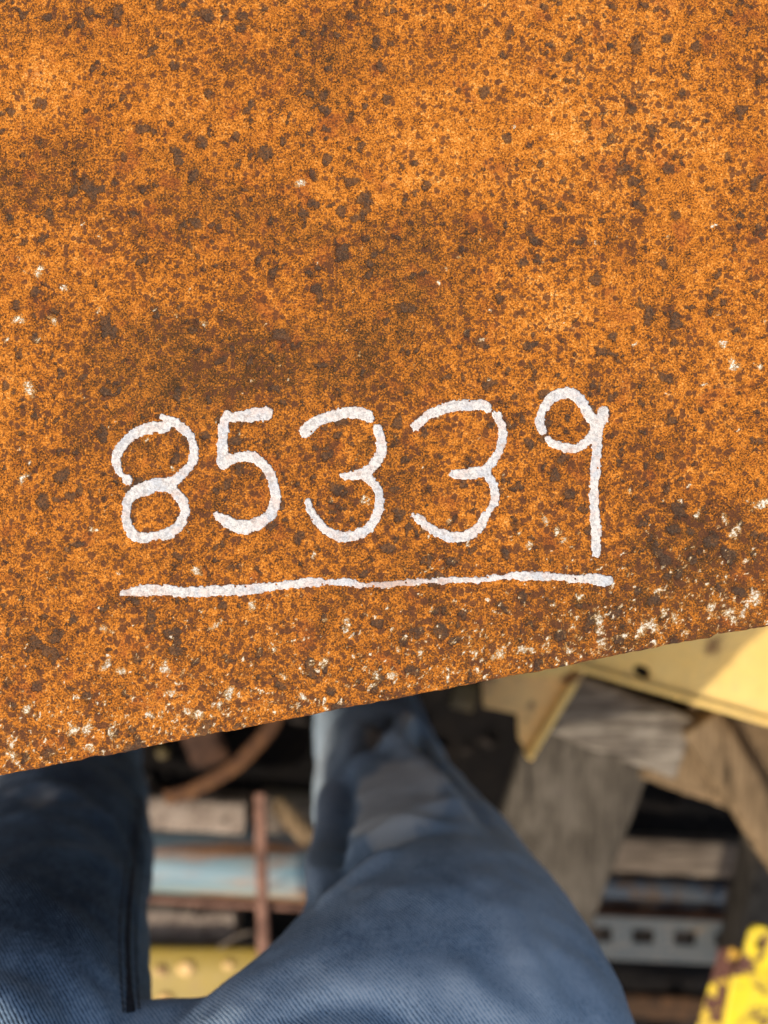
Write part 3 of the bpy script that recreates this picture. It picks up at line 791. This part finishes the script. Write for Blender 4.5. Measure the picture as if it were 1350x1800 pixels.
    if p is not None:
        c = P(240, 1796, (CAMZ-p.z)-.01)
    return root
person = make_person()

# ------------------------------------------------------------------ scrap on the left, between the legs
def hx(py0, px0, py1, px1, d): return P(px0, py0, d), P(px1, py1, d)
# board behind the pipe
A, B = hx(1424, 150, 1440, 431, 1.28)
tag(bar('wood_board', A, B, .058, .05, M['block'], rough=.0016, seed=4), 'grey brown board end lying behind the pale blue pipe', 'board')
A, B = P(452, 1432, 1.27), P(640, 1450, 1.27)
tag(bar('wood_board', A, B, .064, .045, M['woodx'], rough=.002, seed=6), 'short tan board behind the pale blue pipe, right of the rusty rod', 'board')
A, B = P(482, 1410, 1.235), P(545, 1480, 1.235)
tag(bar('wood_offcut', A, B, .030, .012, M['woodtan'], rough=.001, seed=8), 'small slanted tan wood offcut lying on the tan board', 'offcut')
# pipe
root = empty('steel_pipe', P(330, 1535, 1.33), 'pale blue painted steel pipe with rusty top, lying between the legs', 'pipe')
a = P(-250, 1496, 1.30); b = P(760, 1560, 1.30)
pp = lerp_pts(a, b, 60); r = .066
pp = [p-Vector((0, 0, r)) for p in pp]
tube('pipe_wall', pp, r, M['pipe'], root, n=40, cap=False)
tube('pipe_bore', pp, r-.005, M['rust'], root, n=28, cap=False)
# rusty frame of rod and angle iron
root = empty('bar_frame', P(455, 1660, 1.2), 'pinkish rusted upright bar crossed by a thin angle iron before the pale pipe', 'frame')
bar('upright_bar', P(456, 1395, 1.215), P(463, 1712, 1.205), .019, .010, M['rust_pink'], root, rough=.0006)
bar('cross_bar', P(120, 1574, 1.222), P(600, 1602, 1.222), .010, .010, M['rust_pink'], root, rough=.0005)
# grey block
A, B = P(100, 1628, 1.31), P(412, 1640, 1.31)
tag(bar('timber_block', A, B, .068, .07, M['block'], rough=.002, seed=11), 'squared grey brown timber block below the pale blue pipe', 'timber')
tag(tube('bent_wire', [P(385, 1665, 1.235), P(398, 1657, 1.228), P(415, 1646, 1.225), P(432, 1640, 1.222), P(445, 1638, 1.215)], .0028, M['woodx'], n=8), 'short bent pale wire at the end of the grey timber block', 'wire')
# ochre beam
root = empty('yellow_beam', P(330, 1740, 1.36), 'dull ochre yellow steel beam with bolt heads at the bottom, between the legs', 'beam')
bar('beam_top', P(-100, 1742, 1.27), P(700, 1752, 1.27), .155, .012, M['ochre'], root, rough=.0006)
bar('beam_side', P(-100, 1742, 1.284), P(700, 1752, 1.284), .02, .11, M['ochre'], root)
for (a, b, s) in ((281, 1710, .011), (326, 1706, .016), (288, 1762, .014), (400, 1700, .010)):
    c = P(a, b, 1.262); V = []; n = 6; Fc = []
    for zz, rr in ((-.01, 1.0), (-.004, 1.0), (-.001, .75)):
        for k in range(n):
            t = 2*math.pi*k/n+s*40; V.append((c.x+s*rr*math.cos(t), c.y+s*rr*.8*math.sin(t), c.z+zz))
    for i in range(2):
        for k in range(n): Fc.append((i*n+k, i*n+(k+1) % n, (i+1)*n+(k+1) % n, (i+1)*n+k))
    Fc.append(tuple(2*n+k for k in range(n)))
    obj('bolt_head', V, Fc, M['tan'], root, smooth=False)
# curved strap
D = dens([(290, 1402, 0), (330, 1393, 0), (375, 1370, 0), (415, 1345, 0), (450, 1310, 0), (478, 1275, 0), (490, 1240, 0)], 6)
L0 = [P(a, b, 1.20+.0006*(490-a)*.3) for a, b, _ in D]
tag(tube('rusty_strap', L0, .0125, M['rust_orange'], n=12, flat=.22), 'curved orange rusted strap rising in the dark gap beside the left leg', 'strap')
tag(bar('rusted_plate_scrap', P(345, 1270, 1.34), P(372, 1345, 1.34), .07, .01, M['darkrust'], rough=.001, seed=3), 'dark brown rusted scrap in the gap beneath the plate edge', 'scrap')
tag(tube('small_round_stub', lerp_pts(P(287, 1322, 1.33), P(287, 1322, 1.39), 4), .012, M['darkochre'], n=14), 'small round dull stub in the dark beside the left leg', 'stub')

# ------------------------------------------------------------------ yellow fabrication, upper right
yd = 1.00
root = empty('yellow_channel', P(1150, 1200, 1.1), 'pale yellow painted steel channel with a bolt hole under the plate edge', 'channel')
def circ(px, py, rx, ry, d, n=14, rot=.5):
    out = []
    for k in range(n):
        a = 2*math.pi*k/n; u = rx*math.cos(a); v = ry*math.sin(a)
        out.append(P(px+u*math.cos(rot)-v*math.sin(rot), py+u*math.sin(rot)+v*math.cos(rot), d))
    return out
web = [P(900, 1080, yd), P(1500, 1010, yd), P(1500, 1308, yd), P(1350, 1263, yd), P(1190, 1222, yd), P(1022, 1172, yd), P(985, 1190, yd), P(900, 1190, yd)]
extrude_poly('web', web, .010, M['cream'], root, bevel=.002, holes=[circ(1130, 1181, 17, 10, yd)])
lipA, lipB = P(1010, 1170, yd-.007), P(1520, 1318, yd-.007)
bar('lip', lipA, lipB, .010, .045, M['cream'], root, bev=.004, rough=.0004)
root = empty('yellow_gusset', P(930, 1250, 1.1), 'tan yellow gusset bracket tapering down left of the grey plank', 'bracket')
gd = 1.015
extrude_poly('gusset_plate', [P(845, 1130, gd), P(1015, 1130, gd), P(1015, 1192, gd), P(925, 1318, gd), P(912, 1300, gd), P(910, 1256, gd), P(850, 1244, gd)], .012, M['tan'], root)
bar('edge_strip', P(1025, 1180, gd-.02), P(930, 1335, gd-.014), .0095, .03, M['cream'], root, bev=.002)
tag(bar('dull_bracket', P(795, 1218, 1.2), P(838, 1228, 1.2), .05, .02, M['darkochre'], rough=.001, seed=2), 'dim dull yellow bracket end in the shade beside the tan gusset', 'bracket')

# planks and timbers
A = P(1090, 1180, 1.085); B = P(868, 1800, 1.16)
tag(bar('grey_plank', A, B, .185, .035, M['wood'], rough=.0022, seed=21, bev=.003), 'wide flat weathered grey plank slanting down behind the right thigh', 'plank')
A = P(985, 1236, 1.03); B = P(1205, 1318, 1.035)
o = bar('splintered_timber', A, B, .090, .05, M['woodlight'], rough=.003, seed=23, seg=50)
tag(o, 'splintered pale grey timber end lying across the wide grey plank', 'timber')
A = P(1195, 1290, 1.055); B = P(1500, 1395, 1.055)
tag(bar('brown_timber', A, B, .135, .05, M['woodtan'], rough=.002, seed=25), 'brown timber with ragged lower edge under the pale yellow channel', 'timber')
A = P(1140, 1345, 1.075); B = P(1300, 1400, 1.08)
tag(bar('torn_board', A, B, .045, .02, M['woodtan'], rough=.0035, seed=26, seg=40), 'torn tan board sticking out right of the splintered timber', 'board')
A = P(1235, 1270, 1.02); B = P(1420, 1560, 1.04)
tag(bar('slanting_brace', A, B, .060, .03, M['woodtan'], rough=.002, seed=27), 'slanting brown brace board at the right edge below the yellow channel', 'board')
A = P(940, 1496, 1.30); B = P(1420, 1520, 1.30)
tag(bar('brown_board', A, B, .062, .03, M['woodx'], rough=.0025, seed=31), 'dusty brown board lying above the blue grey pipe on the right', 'board')
A = P(900, 1562, 1.31); B = P(1450, 1592, 1.31)
root = empty('blue_grey_pipe', (A+B)/2-Vector((0, 0, .06)), 'faded blue grey pipe lying just above the slotted steel strip', 'pipe')
tube('pipe_wall', [p-Vector((0, 0, .027)) for p in lerp_pts(A, B, 50)], .027, M['bluegrey'], root, n=28, cap=True, rough=.002)

# slotted channel
root = empty('slotted_channel', P(1160, 1650, 1.36), 'dull grey steel channel with a row of square slots, lower right', 'channel')
sd_ = 1.28
tilt = .045
def S_(a, b): return P(a, b+(a-1131)*tilt, sd_)
holes = []
for cx in (833, 908, 983, 1057, 1131, 1205, 1277, 1350, 1424):
    hw, hh = 19.5, 12.5
    pts = []
    for (qx, qy, a0) in ((1, 1, 0), (-1, 1, 90), (-1, -1, 180), (1, -1, 270)):
        for a in (0, 45, 90):
            t = math.radians(a0+a); pts.append(S_(cx+qx*(hw-4)+4*math.cos(t), 1646+qy*(hh-4)+4*math.sin(t)))
    holes.append(pts)
extrude_poly('slotted_face', [S_(780, 1614), S_(1480, 1614), S_(1480, 1682), S_(780, 1682)], .004, M['galv'], root, holes=holes, bevel=.001)
bar('lower_flange', S_(780, 1688)+Vector((0, 0, -.004)), S_(1480, 1688)+Vector((0, 0, -.004)), .012, .035, M['galv'], root, bev=.003)
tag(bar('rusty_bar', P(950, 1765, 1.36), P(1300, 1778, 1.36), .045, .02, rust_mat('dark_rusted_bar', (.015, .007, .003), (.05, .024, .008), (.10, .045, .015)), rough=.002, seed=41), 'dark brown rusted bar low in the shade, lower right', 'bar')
tag(bar('dark_flat_bar', P(980, 1600, 1.345), P(1400, 1612, 1.345), .03, .01, M['darkrust'], rough=.001, seed=42), 'dark rusted flat bar between the blue grey pipe and the slotted steel', 'bar')

# grey post at right edge
tag(bar('grey_post', P(1372, 1445, 1.10), P(1305, 1760, 1.20), .055, .05, M['wood'], rough=.0025, seed=51), 'grey weathered post leaning at the right edge behind the bright yellow bracket', 'post')
# bright yellow bracket
root = empty('bright_yellow_bracket', P(1300, 1740, 1.12), 'bright yellow steel bracket with brown rust patches and a hole, bottom right corner', 'bracket')
bd = .99
face = [P(1318, 1640, bd), P(1326, 1630, bd), P(1338, 1628, bd), P(1420, 1655, bd), P(1420, 1990, bd), P(1240, 1990, bd), P(1272, 1800, bd), P(1290, 1710, bd), P(1308, 1680, bd)]
extrude_poly('face_plate', face, .008, M['yellowface'], root, holes=[circ(1335, 1660, 6, 7, bd)], bevel=.002)
extrude_poly('side_flange', [P(1303, 1676, bd+.006), P(1289, 1714, bd+.008), P(1271, 1802, bd+.008), P(1240, 1985, bd+.008), P(1185, 1985, bd+.03), P(1226, 1800, bd+.03), P(1252, 1712, bd+.03), P(1262, 1668, bd+.03), P(1290, 1664, bd+.02)], .006, M['yellow'], root, bevel=.001)
